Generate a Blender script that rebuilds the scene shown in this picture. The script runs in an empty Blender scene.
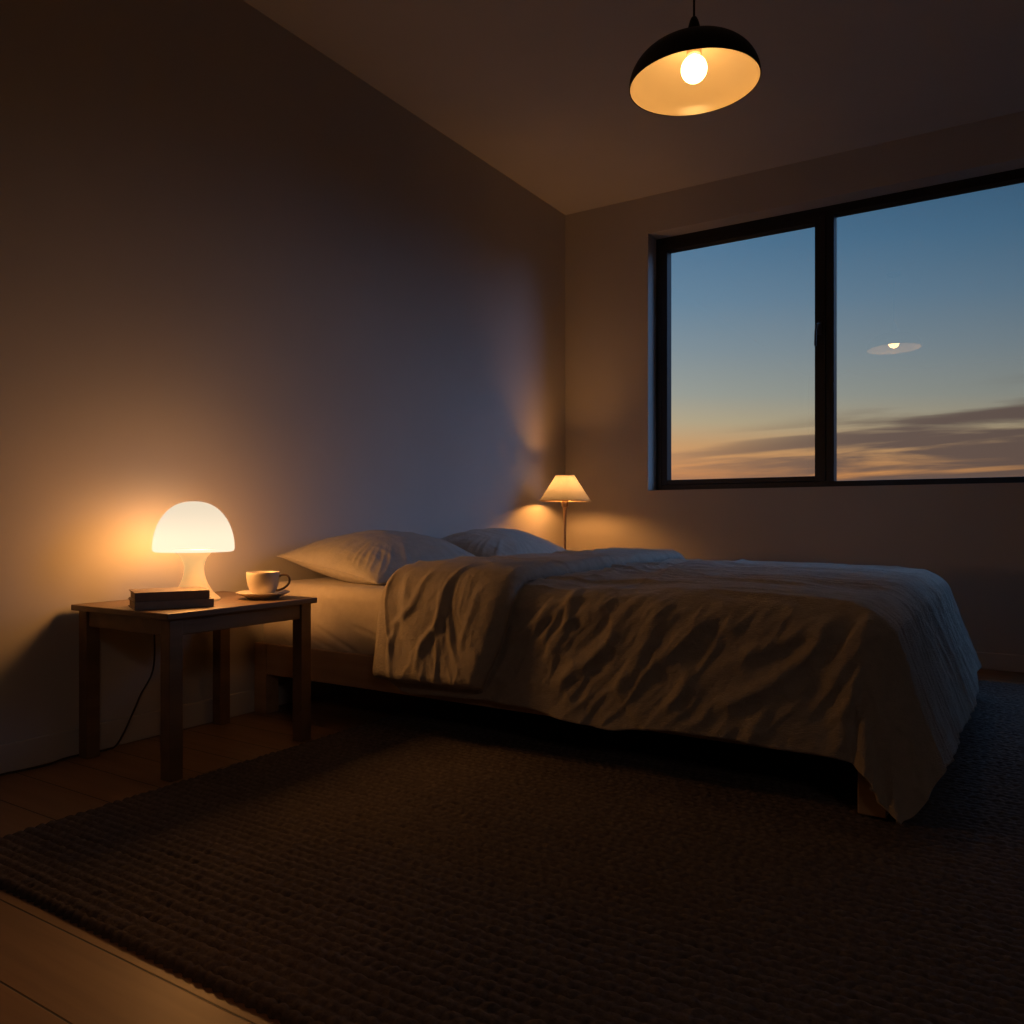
import bpy, bmesh, math, random
import numpy as np
from mathutils import Vector, Matrix

random.seed(7)
scene = bpy.context.scene
COL = scene.collection
PI = math.pi

# ------------------------------------------------------------------ helpers
def link(o, parent=None):
    COL.objects.link(o)
    if parent is not None:
        o.parent = parent
    return o

def thing(name, label, cat, loc=(0, 0, 0), rotz=0.0, group=None):
    o = bpy.data.objects.new(name, None)
    o.empty_display_size = 0.1
    link(o)
    o.location = loc
    o.rotation_euler = (0, 0, rotz)
    o['label'] = label
    o['category'] = cat
    if group:
        o['group'] = group
    return o

def tag(o, label, cat, group=None, kind=None):
    o['label'] = label
    o['category'] = cat
    if group:
        o['group'] = group
    if kind:
        o['kind'] = kind
    return o

def obj(name, bm, mat, parent=None, smooth=False, label=None):
    me = bpy.data.meshes.new(name)
    bmesh.ops.recalc_face_normals(bm, faces=bm.faces[:])
    bm.to_mesh(me)
    bm.free()
    if smooth:
        me.polygons.foreach_set('use_smooth', [True] * len(me.polygons))
    me.materials.append(mat)
    o = bpy.data.objects.new(name, me)
    link(o, parent)
    if label:
        o['label'] = label
    return o

def struct(name, bm, mat, parent=None, smooth=False):
    o = obj(name, bm, mat, parent, smooth)
    o['kind'] = 'structure'
    return o

def add_box(bm, lo, hi, bev=0.0, seg=2, mtx=None):
    lo = Vector(lo); hi = Vector(hi)
    r = bmesh.ops.create_cube(bm, size=1.0)
    vs = r['verts']
    bmesh.ops.scale(bm, vec=hi - lo, verts=vs)
    bmesh.ops.translate(bm, vec=(lo + hi) / 2, verts=vs)
    if bev > 0:
        es = list({e for v in vs for e in v.link_edges})
        rr = bmesh.ops.bevel(bm, geom=es, offset=bev, segments=seg, affect='EDGES', profile=0.5)
        vs = list({v for f in rr['faces'] for v in f.verts} | {v for v in vs if v.is_valid})
    if mtx is not None:
        bmesh.ops.transform(bm, matrix=mtx, verts=vs)
    return vs

def box(lo, hi, bev=0.0, seg=2):
    bm = bmesh.new()
    add_box(bm, lo, hi, bev, seg)
    return bm

def add_lathe(bm, prof, n=48, center=(0, 0, 0), close=False):
    """prof: list of (r, z) spun around z."""
    cx, cy, cz = center
    rings = []
    for r, z in prof:
        if r < 1e-6:
            rings.append([bm.verts.new((cx, cy, cz + z))])
        else:
            rings.append([bm.verts.new((cx + r * math.cos(2 * PI * k / n), cy + r * math.sin(2 * PI * k / n), cz + z)) for k in range(n)])
    pairs = list(zip(rings[:-1], rings[1:]))
    if close:
        pairs.append((rings[-1], rings[0]))
    for a, b in pairs:
        for k in range(n):
            k2 = (k + 1) % n
            if len(a) == 1 and len(b) == 1:
                continue
            if len(a) == 1:
                bm.faces.new((a[0], b[k], b[k2]))
            elif len(b) == 1:
                bm.faces.new((a[k], a[k2], b[0]))
            else:
                bm.faces.new((a[k], a[k2], b[k2], b[k]))

def lathe(prof, n=48, center=(0, 0, 0), close=False):
    bm = bmesh.new()
    add_lathe(bm, prof, n, center, close)
    return bm

def catmull(pts, sub=8):
    pts = [Vector(p) for p in pts]
    out = []
    for i in range(len(pts) - 1):
        p0 = pts[max(i - 1, 0)]; p1 = pts[i]; p2 = pts[i + 1]; p3 = pts[min(i + 2, len(pts) - 1)]
        for k in range(sub):
            t = k / sub
            out.append(0.5 * ((2 * p1) + (p2 - p0) * t + (2 * p0 - 5 * p1 + 4 * p2 - p3) * t * t + (3 * p1 - p0 - 3 * p2 + p3) * t ** 3))
    out.append(pts[-1])
    return out

def add_tube(bm, pts, rad, n=10, cap=True):
    pts = [Vector(p) for p in pts]
    rads = rad if isinstance(rad, (list, tuple)) else [rad] * len(pts)
    rings = []
    up = None
    for i, p in enumerate(pts):
        t = (pts[min(i + 1, len(pts) - 1)] - pts[max(i - 1, 0)]).normalized()
        if up is None:
            up = Vector((0, 0, 1)) if abs(t.z) < 0.9 else Vector((1, 0, 0))
        side = t.cross(up).normalized()
        up = side.cross(t).normalized()
        rings.append([bm.verts.new(p + rads[i] * (math.cos(2 * PI * k / n) * side + math.sin(2 * PI * k / n) * up)) for k in range(n)])
    for a, b in zip(rings[:-1], rings[1:]):
        for k in range(n):
            bm.faces.new((a[k], a[(k + 1) % n], b[(k + 1) % n], b[k]))
    if cap:
        bm.faces.new(rings[0])
        bm.faces.new(rings[-1])

def tube(pts, rad, n=10):
    bm = bmesh.new()
    add_tube(bm, pts, rad, n)
    return bm

def grid_mesh(name, P, mat, parent=None, mask=None, wrap=False):
    """P: array (m, n, 3) -> quad grid mesh object, smooth."""
    m, n, _ = P.shape
    idx = np.arange(m * n).reshape(m, n)
    q = np.stack([idx[:-1, :-1], idx[1:, :-1], idx[1:, 1:], idx[:-1, 1:]], -1).reshape(-1, 4)
    if mask is not None:
        q = q[mask.reshape(-1)]
    me = bpy.data.meshes.new(name)
    me.vertices.add(m * n)
    me.vertices.foreach_set('co', P.reshape(-1).astype(np.float32))
    me.loops.add(len(q) * 4)
    me.loops.foreach_set('vertex_index', q.reshape(-1).astype(np.int32))
    me.polygons.add(len(q))
    me.polygons.foreach_set('loop_start', np.arange(0, len(q) * 4, 4, dtype=np.int32))
    me.polygons.foreach_set('loop_total', np.full(len(q), 4, dtype=np.int32))
    me.polygons.foreach_set('use_smooth', np.ones(len(q), dtype=bool))
    me.update(calc_edges=True)
    me.validate()
    me.materials.append(mat)
    o = bpy.data.objects.new(name, me)
    return link(o, parent)

# ---- numpy value noise
def _hash(ix, iy, seed):
    h = (ix.astype(np.int64) * 374761393 + iy.astype(np.int64) * 668265263 + seed * 1442695041) & 0x7fffffff
    h = ((h ^ (h >> 13)) * 1274126177) & 0x7fffffff
    h = (h ^ (h >> 16)) & 0xffff
    return h / 65535.0

def vnoise(x, y, seed=0):
    x = np.asarray(x, float); y = np.asarray(y, float)
    ix = np.floor(x); iy = np.floor(y)
    fx = x - ix; fy = y - iy
    ux = fx * fx * fx * (fx * (fx * 6 - 15) + 10); uy = fy * fy * fy * (fy * (fy * 6 - 15) + 10)
    a = _hash(ix, iy, seed); b = _hash(ix + 1, iy, seed); c = _hash(ix, iy + 1, seed); d = _hash(ix + 1, iy + 1, seed)
    return (a * (1 - ux) + b * ux) * (1 - uy) + (c * (1 - ux) + d * ux) * uy

def fbm(x, y, seed=0, oct=3):
    s = 0; a = 0.5
    for k in range(oct):
        s = s + a * vnoise(x * 2 ** k + 17.3 * k, y * 2 ** k - 9.1 * k, seed + k)
        a *= 0.5
    return s / (1 - 0.5 ** oct)

def ridged(x, y, seed=0, p=2.0):
    return (1 - np.abs(2 * vnoise(x, y, seed) - 1)) ** p

def sstep(a, b, x):
    t = np.clip((x - a) / (b - a), 0, 1)
    return t * t * (3 - 2 * t)

def lin(rgb):
    out = []
    for v in rgb:
        v = v / 255.0
        out.append(v / 12.92 if v <= 0.04045 else ((v + 0.055) / 1.055) ** 2.4)
    return out

YAW = math.atan(511 / 811.0)
def ray_side(px, py, y):
    l = (px - 512) / 811.0; u = (520 - py) / 811.0
    c, s = math.cos(YAW), math.sin(YAW)
    dx, dy = l * c - s, l * s + c
    t = y / dy
    return dx * t, 0.70 + u * t

# ------------------------------------------------------------------ materials
def new_mat(name):
    m = bpy.data.materials.new(name)
    m.use_nodes = True
    nt = m.node_tree
    nt.nodes.clear()
    out = nt.nodes.new('ShaderNodeOutputMaterial')
    return m, nt, out

def N(nt, t, **kw):
    n = nt.nodes.new(t)
    for k, v in kw.items():
        setattr(n, k, v)
    return n

def mapping(nt, scale=(1, 1, 1), rot=(0, 0, 0), loc=(0, 0, 0)):
    tc = N(nt, 'ShaderNodeTexCoord')
    mp = N(nt, 'ShaderNodeMapping')
    mp.inputs['Scale'].default_value = scale
    mp.inputs['Rotation'].default_value = rot
    mp.inputs['Location'].default_value = loc
    nt.links.new(tc.outputs['Object'], mp.inputs['Vector'])
    return mp

def simple(name, c1, c2=None, rough=0.6, metal=0.0, nscale=(8, 8, 8), bump=0.0, bscale=None, spec=0.5, sheen=0.0, detail=4):
    m, nt, out = new_mat(name)
    b = N(nt, 'ShaderNodeBsdfPrincipled')
    nt.links.new(b.outputs[0], out.inputs[0])
    b.inputs['Roughness'].default_value = rough
    b.inputs['Metallic'].default_value = metal
    b.inputs['Specular IOR Level'].default_value = spec
    if sheen:
        b.inputs['Sheen Weight'].default_value = sheen
    mp = mapping(nt, nscale)
    no = N(nt, 'ShaderNodeTexNoise')
    no.inputs['Scale'].default_value = 1.0
    no.inputs['Detail'].default_value = detail
    nt.links.new(mp.outputs[0], no.inputs['Vector'])
    cr = N(nt, 'ShaderNodeValToRGB')
    cr.color_ramp.elements[0].position = 0.3
    cr.color_ramp.elements[1].position = 0.7
    cr.color_ramp.elements[0].color = (*c1, 1)
    cr.color_ramp.elements[1].color = (*(c2 or c1), 1)
    nt.links.new(no.outputs['Fac'], cr.inputs[0])
    nt.links.new(cr.outputs[0], b.inputs['Base Color'])
    if bump > 0:
        mp2 = mapping(nt, bscale or nscale)
        n2 = N(nt, 'ShaderNodeTexNoise')
        n2.inputs['Scale'].default_value = 1.0
        n2.inputs['Detail'].default_value = 3
        nt.links.new(mp2.outputs[0], n2.inputs['Vector'])
        bp = N(nt, 'ShaderNodeBump')
        bp.inputs['Strength'].default_value = bump
        bp.inputs['Distance'].default_value = 0.002
        nt.links.new(n2.outputs['Fac'], bp.inputs['Height'])
        nt.links.new(bp.outputs[0], b.inputs['Normal'])
    return m

M = {}
M['wall'] = simple('wall_paint', (0.56, 0.53, 0.50), (0.60, 0.57, 0.54), 0.85, nscale=(2, 2, 2), bump=0.12, bscale=(160, 160, 160), spec=0.2)
M['wall_dark'] = simple('unseen_wall_darkened', (0.13, 0.115, 0.10), (0.16, 0.14, 0.125), 0.85, nscale=(2, 2, 2), spec=0.2)  # dark colour given to the unseen walls to cut their bounce light
M['ceiling'] = simple('ceiling_paint', (0.62, 0.60, 0.57), (0.66, 0.63, 0.60), 0.9, nscale=(2, 2, 2), spec=0.15)
M['baseboard'] = simple('baseboard_paint', (0.60, 0.57, 0.54), (0.64, 0.61, 0.57), 0.5, nscale=(3, 3, 3))
M['black_metal'] = simple('black_window_metal', (0.012, 0.012, 0.013), (0.018, 0.018, 0.02), 0.45, nscale=(20, 20, 20))
M['handle'] = simple('grey_handle_metal', (0.10, 0.10, 0.11), (0.13, 0.13, 0.14), 0.35, metal=0.8)
M['table_wood'] = simple('walnut_wood', (0.16, 0.100, 0.058), (0.25, 0.160, 0.095), 0.42, nscale=(18, 3.5, 18), bump=0.25, bscale=(140, 8, 140))
M['bed_wood'] = simple('oak_bed_wood', (0.40, 0.27, 0.165), (0.52, 0.36, 0.225), 0.5, nscale=(2.5, 30, 30), bump=0.2, bscale=(6, 140, 140))
M['cover_dark'] = simple('book_cover_dark', (0.20, 0.15, 0.12), (0.25, 0.185, 0.15), 0.55, nscale=(40, 40, 40), bump=0.2, bscale=(400, 400, 400))
M['cover_grey'] = simple('book_cover_charcoal', (0.26, 0.225, 0.20), (0.31, 0.27, 0.24), 0.6, nscale=(40, 40, 40), bump=0.2, bscale=(400, 400, 400))
M['pages'] = simple('book_pages', (0.40, 0.33, 0.24), (0.52, 0.44, 0.33), 0.9, nscale=(2, 2, 900), detail=1)
M['ceramic'] = simple('cream_ceramic', (0.62, 0.55, 0.46), (0.68, 0.61, 0.51), 0.3, nscale=(30, 30, 30))
M['ceramic_dark'] = simple('glazed_handle', (0.16, 0.11, 0.075), (0.22, 0.15, 0.10), 0.3, nscale=(30, 30, 30))
M['cord'] = simple('cord_rubber', (0.05, 0.035, 0.028), (0.06, 0.045, 0.035), 0.5)
M['brass'] = simple('dull_brass', (0.42, 0.30, 0.19), (0.50, 0.36, 0.23), 0.38, metal=0.85, nscale=(30, 30, 30))
M['pend_out'] = simple('pendant_black_enamel', (0.010, 0.008, 0.007), (0.014, 0.011, 0.010), 0.5, nscale=(10, 10, 10), spec=0.3)
M['pend_in'] = simple('pendant_cream_enamel', (0.74, 0.61, 0.42), (0.76, 0.63, 0.44), 0.2, nscale=(10, 10, 10))
M['porcelain'] = simple('lamp_holder_porcelain', (0.45, 0.33, 0.2), (0.5, 0.37, 0.22), 0.4)

def fabric(name, c1, c2, streak=(30, 30, 30), bump=0.55):
    m, nt, out = new_mat(name)
    b = N(nt, 'ShaderNodeBsdfPrincipled')
    nt.links.new(b.outputs[0], out.inputs[0])
    b.inputs['Roughness'].default_value = 0.95
    b.inputs['Specular IOR Level'].default_value = 0.1
    b.inputs['Sheen Weight'].default_value = 0.15
    mp = mapping(nt, streak)
    no = N(nt, 'ShaderNodeTexNoise')
    no.inputs['Scale'].default_value = 1.0
    no.inputs['Detail'].default_value = 5
    no.inputs['Roughness'].default_value = 0.65
    nt.links.new(mp.outputs[0], no.inputs['Vector'])
    cr = N(nt, 'ShaderNodeValToRGB')
    cr.color_ramp.elements[0].position = 0.3
    cr.color_ramp.elements[1].position = 0.7
    cr.color_ramp.elements[0].color = (*c1, 1)
    cr.color_ramp.elements[1].color = (*c2, 1)
    nt.links.new(no.outputs['Fac'], cr.inputs[0])
    nt.links.new(cr.outputs[0], b.inputs['Base Color'])
    # linen slubs: fine noise stretched two ways, plus crumple
    hs = []
    for sc in ((60, 420, 420), (420, 60, 420), (45, 45, 45)):
        mq = mapping(nt, sc)
        n2 = N(nt, 'ShaderNodeTexNoise')
        n2.inputs['Scale'].default_value = 1.0
        n2.inputs['Detail'].default_value = 2
        nt.links.new(mq.outputs[0], n2.inputs['Vector'])
        hs.append(n2)
    a1 = N(nt, 'ShaderNodeMath', operation='ADD')
    nt.links.new(hs[0].outputs['Fac'], a1.inputs[0]); nt.links.new(hs[1].outputs['Fac'], a1.inputs[1])
    a2 = N(nt, 'ShaderNodeMath', operation='MULTIPLY_ADD')
    nt.links.new(hs[2].outputs['Fac'], a2.inputs[0]); a2.inputs[1].default_value = 2.2
    nt.links.new(a1.outputs[0], a2.inputs[2])
    bp = N(nt, 'ShaderNodeBump')
    bp.inputs['Strength'].default_value = bump
    bp.inputs['Distance'].default_value = 0.004
    nt.links.new(a2.outputs[0], bp.inputs['Height'])
    nt.links.new(bp.outputs[0], b.inputs['Normal'])
    return m

M['duvet'] = fabric('linen_duvet', (0.42, 0.375, 0.325), (0.51, 0.455, 0.395))
M['sheet'] = fabric('linen_sheet', (0.55, 0.48, 0.40), (0.62, 0.55, 0.46), bump=0.12)
M['pillow'] = fabric('linen_pillow', (0.50, 0.465, 0.42), (0.58, 0.54, 0.49), bump=0.3)

def floor_mat():
    m, nt, out = new_mat('oak_plank_floor')
    b = N(nt, 'ShaderNodeBsdfPrincipled')
    nt.links.new(b.outputs[0], out.inputs[0])
    tc = N(nt, 'ShaderNodeTexCoord')
    sep = N(nt, 'ShaderNodeSeparateXYZ')
    nt.links.new(tc.outputs['Object'], sep.inputs[0])
    def math_(op, a, bb=None, c=None):
        n = N(nt, 'ShaderNodeMath', operation=op)
        for i, v in enumerate((a, bb, c)):
            if v is None: continue
            if isinstance(v, (int, float)): n.inputs[i].default_value = v
            else: nt.links.new(v, n.inputs[i])
        return n.outputs[0]
    W = 0.1355
    yv = math_('DIVIDE', math_('SUBTRACT', sep.outputs['Y'], 0.6265 - 20 * W), W)
    row = math_('FLOOR', yv)
    fr = math_('FRACT', yv)
    dist = math_('MINIMUM', fr, math_('SUBTRACT', 1.0, fr))
    wn = N(nt, 'ShaderNodeTexWhiteNoise', noise_dimensions='1D')
    nt.links.new(row, wn.inputs['W'])
    xv = math_('ADD', math_('DIVIDE', sep.outputs['X'], 1.9), math_('MULTIPLY', wn.outputs['Value'], 7.0))
    fx = math_('FRACT', xv)
    dx = math_('MULTIPLY', math_('MINIMUM', fx, math_('SUBTRACT', 1.0, fx)), 1.9 / W)
    dm = math_('MINIMUM', dist, dx)
    gap = N(nt, 'ShaderNodeMapRange')
    gap.inputs['From Min'].default_value = 0.006; gap.inputs['From Max'].default_value = 0.016
    nt.links.new(dm, gap.inputs['Value'])
    cmb = N(nt, 'ShaderNodeCombineXYZ')
    nt.links.new(math_('MULTIPLY', sep.outputs['X'], 2.5), cmb.inputs[0])
    nt.links.new(math_('MULTIPLY', sep.outputs['Y'], 40.0), cmb.inputs[1])
    nt.links.new(math_('MULTIPLY', math_('ADD', row, math_('FLOOR', xv)), 3.7), cmb.inputs[2])
    no = N(nt, 'ShaderNodeTexNoise')
    no.inputs['Scale'].default_value = 1.0; no.inputs['Detail'].default_value = 4
    nt.links.new(cmb.outputs[0], no.inputs['Vector'])
    cr = N(nt, 'ShaderNodeValToRGB')
    cr.color_ramp.elements[0].position = 0.3; cr.color_ramp.elements[1].position = 0.75
    cr.color_ramp.elements[0].color = (0.25, 0.145, 0.075, 1)
    cr.color_ramp.elements[1].color = (0.33, 0.195, 0.10, 1)
    nt.links.new(no.outputs['Fac'], cr.inputs[0])
    mx = N(nt, 'ShaderNodeMix', data_type='RGBA')
    nt.links.new(gap.outputs[0], mx.inputs['Factor'])
    mx.inputs['A'].default_value = (0.012, 0.007, 0.004, 1)
    nt.links.new(cr.outputs[0], mx.inputs['B'])
    nt.links.new(mx.outputs['Result'], b.inputs['Base Color'])
    b.inputs['Roughness'].default_value = 0.42
    bp = N(nt, 'ShaderNodeBump')
    bp.inputs['Strength'].default_value = 0.6; bp.inputs['Distance'].default_value = 0.003
    nt.links.new(math_('ADD', gap.outputs[0], math_('MULTIPLY', no.outputs['Fac'], 0.08)), bp.inputs['Height'])
    nt.links.new(bp.outputs[0], b.inputs['Normal'])
    return m
M['floor'] = floor_mat()

def rug_mat():
    m, nt, out = new_mat('braided_wool_rug')
    b = N(nt, 'ShaderNodeBsdfPrincipled')
    nt.links.new(b.outputs[0], out.inputs[0])
    b.inputs['Roughness'].default_value = 1.0
    b.inputs['Specular IOR Level'].default_value = 0.03
    mp = mapping(nt, (90, 70, 90))
    no = N(nt, 'ShaderNodeTexNoise')
    no.inputs['Scale'].default_value = 1.0; no.inputs['Detail'].default_value = 4
    nt.links.new(mp.outputs[0], no.inputs['Vector'])
    cr = N(nt, 'ShaderNodeValToRGB')
    cr.color_ramp.elements[0].position = 0.3; cr.color_ramp.elements[1].position = 0.72
    cr.color_ramp.elements[0].color = (0.115, 0.096, 0.090, 1)
    cr.color_ramp.elements[1].color = (0.20, 0.168, 0.158, 1)
    nt.links.new(no.outputs['Fac'], cr.inputs[0])
    # shade painted into the colour: low gaps between the braids darkened by height
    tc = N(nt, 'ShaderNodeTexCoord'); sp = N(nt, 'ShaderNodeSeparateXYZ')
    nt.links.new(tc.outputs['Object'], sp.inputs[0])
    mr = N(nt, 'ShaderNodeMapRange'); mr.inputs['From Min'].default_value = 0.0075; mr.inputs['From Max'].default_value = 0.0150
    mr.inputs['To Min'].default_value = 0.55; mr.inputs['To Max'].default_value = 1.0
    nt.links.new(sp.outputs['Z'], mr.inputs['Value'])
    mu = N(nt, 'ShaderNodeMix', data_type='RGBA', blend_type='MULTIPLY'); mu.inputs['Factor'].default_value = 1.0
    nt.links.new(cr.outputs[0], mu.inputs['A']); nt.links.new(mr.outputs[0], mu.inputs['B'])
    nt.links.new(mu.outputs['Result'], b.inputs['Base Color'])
    mp2 = mapping(nt, (260, 260, 260))
    n2 = N(nt, 'ShaderNodeTexNoise'); n2.inputs['Scale'].default_value = 1.0
    nt.links.new(mp2.outputs[0], n2.inputs['Vector'])
    bp = N(nt, 'ShaderNodeBump'); bp.inputs['Strength'].default_value = 0.45; bp.inputs['Distance'].default_value = 0.003
    nt.links.new(n2.outputs['Fac'], bp.inputs['Height'])
    nt.links.new(bp.outputs[0], b.inputs['Normal'])
    return m
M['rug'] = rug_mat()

def glass_mat():
    m, nt, out = new_mat('window_glass')
    tr = N(nt, 'ShaderNodeBsdfTransparent'); tr.inputs[0].default_value = (0.97, 0.98, 0.98, 1)
    gl = N(nt, 'ShaderNodeBsdfGlossy'); gl.inputs['Roughness'].default_value = 0.0
    gl.inputs['Color'].default_value = (1, 1, 1, 1)
    lw = N(nt, 'ShaderNodeLayerWeight'); lw.inputs['Blend'].default_value = 0.5
    pw = N(nt, 'ShaderNodeMath', operation='POWER'); pw.inputs[1].default_value = 4.0
    nt.links.new(lw.outputs['Facing'], pw.inputs[0])
    fr = N(nt, 'ShaderNodeMath', operation='MULTIPLY_ADD'); fr.inputs[1].default_value = 0.9; fr.inputs[2].default_value = 0.085
    nt.links.new(pw.outputs[0], fr.inputs[0])
    mx = N(nt, 'ShaderNodeMixShader')
    nt.links.new(fr.outputs[0], mx.inputs[0]); nt.links.new(tr.outputs[0], mx.inputs[1]); nt.links.new(gl.outputs[0], mx.inputs[2])
    nt.links.new(mx.outputs[0], out.inputs[0])
    return m
M['glass'] = glass_mat()

def emit_mat(name, col, strength):
    m, nt, out = new_mat(name)
    e = N(nt, 'ShaderNodeEmission')
    e.inputs[0].default_value = (*col, 1); e.inputs[1].default_value = strength
    nt.links.new(e.outputs[0], out.inputs[0])
    return m

def opal_mat(name, trans, col, strength):
    """frosted glass lit from inside: lets part of the inner lamp through and glows itself"""
    m, nt, out = new_mat(name)
    tr = N(nt, 'ShaderNodeBsdfTransparent')
    # tint darkened towards the crown, added to hold light off the upper wall
    tc = N(nt, 'ShaderNodeTexCoord'); sp = N(nt, 'ShaderNodeSeparateXYZ')
    nt.links.new(tc.outputs['Object'], sp.inputs[0])
    cr = N(nt, 'ShaderNodeValToRGB'); cr.color_ramp.interpolation = 'EASE'
    cr.color_ramp.elements[0].position = 0.18; cr.color_ramp.elements[0].color = (*trans, 1)
    cr.color_ramp.elements[1].position = 0.30; cr.color_ramp.elements[1].color = (*[v * 0.22 for v in trans], 1)
    nt.links.new(sp.outputs['Z'], cr.inputs[0]); nt.links.new(cr.outputs[0], tr.inputs[0])
    e = N(nt, 'ShaderNodeEmission'); e.inputs[0].default_value = (*col, 1); e.inputs[1].default_value = strength
    ad = N(nt, 'ShaderNodeAddShader')
    nt.links.new(tr.outputs[0], ad.inputs[0]); nt.links.new(e.outputs[0], ad.inputs[1])
    nt.links.new(ad.outputs[0], out.inputs[0])
    return m

def shade_mat():
    m, nt, out = new_mat('pleated_lampshade_cloth')
    di = N(nt, 'ShaderNodeBsdfDiffuse'); di.inputs[0].default_value = (0.5, 0.42, 0.32, 1)
    tl = N(nt, 'ShaderNodeBsdfTranslucent'); tl.inputs[0].default_value = (0.130, 0.135, 0.145, 1)
    mx = N(nt, 'ShaderNodeMixShader'); mx.inputs[0].default_value = 0.55
    nt.links.new(di.outputs[0], mx.inputs[1]); nt.links.new(tl.outputs[0], mx.inputs[2])
    nt.links.new(mx.outputs[0], out.inputs[0])
    return m
M['shade'] = shade_mat()

def stem_mat():
    m, nt, out = new_mat('opal_glass_stem')
    b = N(nt, 'ShaderNodeBsdfPrincipled')
    b.inputs['Base Color'].default_value = (0.60, 0.47, 0.32, 1)
    b.inputs['Roughness'].default_value = 0.3
    b.inputs['Emission Color'].default_value = (1.0, 0.57, 0.20, 1)
    # inner bulb glow fades down the hollow stem
    tc = N(nt, 'ShaderNodeTexCoord'); sp = N(nt, 'ShaderNodeSeparateXYZ')
    nt.links.new(tc.outputs['Object'], sp.inputs[0])
    mr = N(nt, 'ShaderNodeMapRange')
    mr.inputs['From Min'].default_value = 0.02; mr.inputs['From Max'].default_value = 0.16
    mr.inputs['To Min'].default_value = 0.22; mr.inputs['To Max'].default_value = 0.80
    nt.links.new(sp.outputs['Z'], mr.inputs['Value'])
    nt.links.new(mr.outputs[0], b.inputs['Emission Strength'])
    nt.links.new(b.outputs[0], out.inputs[0])
    return m
M['stem'] = stem_mat()
M['dome'] = opal_mat('opal_glass_dome', (0.34, 0.31, 0.28), (1.0, 0.84, 0.62), 0.81)
M['bulb'] = emit_mat('pendant_bulb_glow', (1.0, 0.56, 0.19), 16.0)
M['bulb_small'] = emit_mat('small_bulb_glow', (1.0, 0.41, 0.095), 180.0)

# ------------------------------------------------------------------ room (metres; camera stands at x=0, y=0)
XW, YW, ZC = -2.388, 4.407, 2.58
XR, YB = 2.6, -2.0
T = 0.20
OX0, OX1, OZ0, OZ1 = -1.843, 1.70, 0.872, 2.365    # window opening
YF = 4.53                                           # front face of the window frame

struct('floor', box((XW - T, YB - T, -0.1), (XR + T, YW + T, 0)), M['floor'])
struct('ceiling', box((XW - T, YB - T, ZC), (XR + T, YW + T, ZC + 0.1)), M['ceiling'])
struct('wall_left', box((XW - T, YB - T, 0), (XW, YW + T, ZC)), M['wall'])
struct('wall_right', box((XR, YB - T, 0), (XR + T, YW + T, ZC)), M['wall_dark'])
struct('wall_rear', box((XW, YB - T, 0), (XR, YB, ZC)), M['wall_dark'])
def wall_with_hole():
    bm = bmesh.new()
    xs = [XW, OX0, OX1, XR]; zs = [0, OZ0, OZ1, ZC]
    def quad(*p):
        bm.faces.new([bm.verts.new(q) for q in p])
    for y in (YW, YW + T):
        for i in range(3):
            for k in range(3):
                if i == 1 and k == 1: continue
                quad((xs[i], y, zs[k]), (xs[i + 1], y, zs[k]), (xs[i + 1], y, zs[k + 1]), (xs[i], y, zs[k + 1]))
    a, b = YW, YW + T
    quad((OX0, a, OZ0), (OX0, b, OZ0), (OX0, b, OZ1), (OX0, a, OZ1))
    quad((OX1, a, OZ0), (OX1, b, OZ0), (OX1, b, OZ1), (OX1, a, OZ1))
    quad((OX0, a, OZ0), (OX0, b, OZ0), (OX1, b, OZ0), (OX1, a, OZ0))
    quad((OX0, a, OZ1), (OX0, b, OZ1), (OX1, b, OZ1), (OX1, a, OZ1))
    quad((XW, a, 0), (XW, b, 0), (XW, b, ZC), (XW, a, ZC)); quad((XR, a, 0), (XR, b, 0), (XR, b, ZC), (XR, a, ZC))
    quad((XW, a, 0), (XR, a, 0), (XR, b, 0), (XW, b, 0)); quad((XW, a, ZC), (XR, a, ZC), (XR, b, ZC), (XW, b, ZC))
    bmesh.ops.remove_doubles(bm, verts=bm.verts[:], dist=1e-5)
    return bm
struct('wall_back', wall_with_hole(), M['wall'])
struct('baseboard_left', box((XW, YB, 0), (XW + 0.014, YW, 0.081), 0.003), M['baseboard'])
struct('baseboard_back', box((XW + 0.014, YW - 0.014, 0), (XR, YW, 0.079), 0.003), M['baseboard'])

# window
win = bpy.data.objects.new('window_1', None); link(win); win['kind'] = 'structure'
win.location = (0, YF, OZ0)
def wbm(boxes, bev=0.002):
    bm = bmesh.new()
    for lo, hi in boxes:
        add_box(bm, (lo[0], lo[1] - YF, lo[2] - OZ0), (hi[0], hi[1] - YF, hi[2] - OZ0), bev)
    return bm
MX0, MX1 = -0.889, -0.844
fd = YF + 0.075
struct('window_frame', wbm([
    ((OX0, YF, OZ0), (OX0 + 0.036, fd, OZ1)), ((OX1 - 0.036, YF, OZ0), (OX1, fd, OZ1)),
    ((OX0 + 0.036, YF, OZ0), (OX1 - 0.036, fd, OZ0 + 0.034)), ((OX0 + 0.036, YF, OZ1 - 0.046), (OX1 - 0.036, fd, OZ1)),
    ((MX0 + 0.004, YF, OZ0 + 0.034), (MX1, fd, OZ1 - 0.046))]), M['black_metal'], win)
sx0, sx1, sz0, sz1 = OX0 + 0.037, MX0 + 0.003, OZ0 + 0.035, OZ1 - 0.047
px0, px1, pz0, pz1 = -1.772, -0.941, 0.935, 2.287
ys = YF - 0.004
sash = struct('window_sash', wbm([
    ((sx0, ys, sz0), (px0, fd - 0.01, sz1)), ((px1, ys, sz0), (sx1, fd - 0.01, sz1)),
    ((px0, ys, sz0), (px1, fd - 0.01, pz0)), ((px0, ys, pz1), (px1, fd - 0.01, sz1))]), M['black_metal'], win)
yg = YF + 0.028
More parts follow.
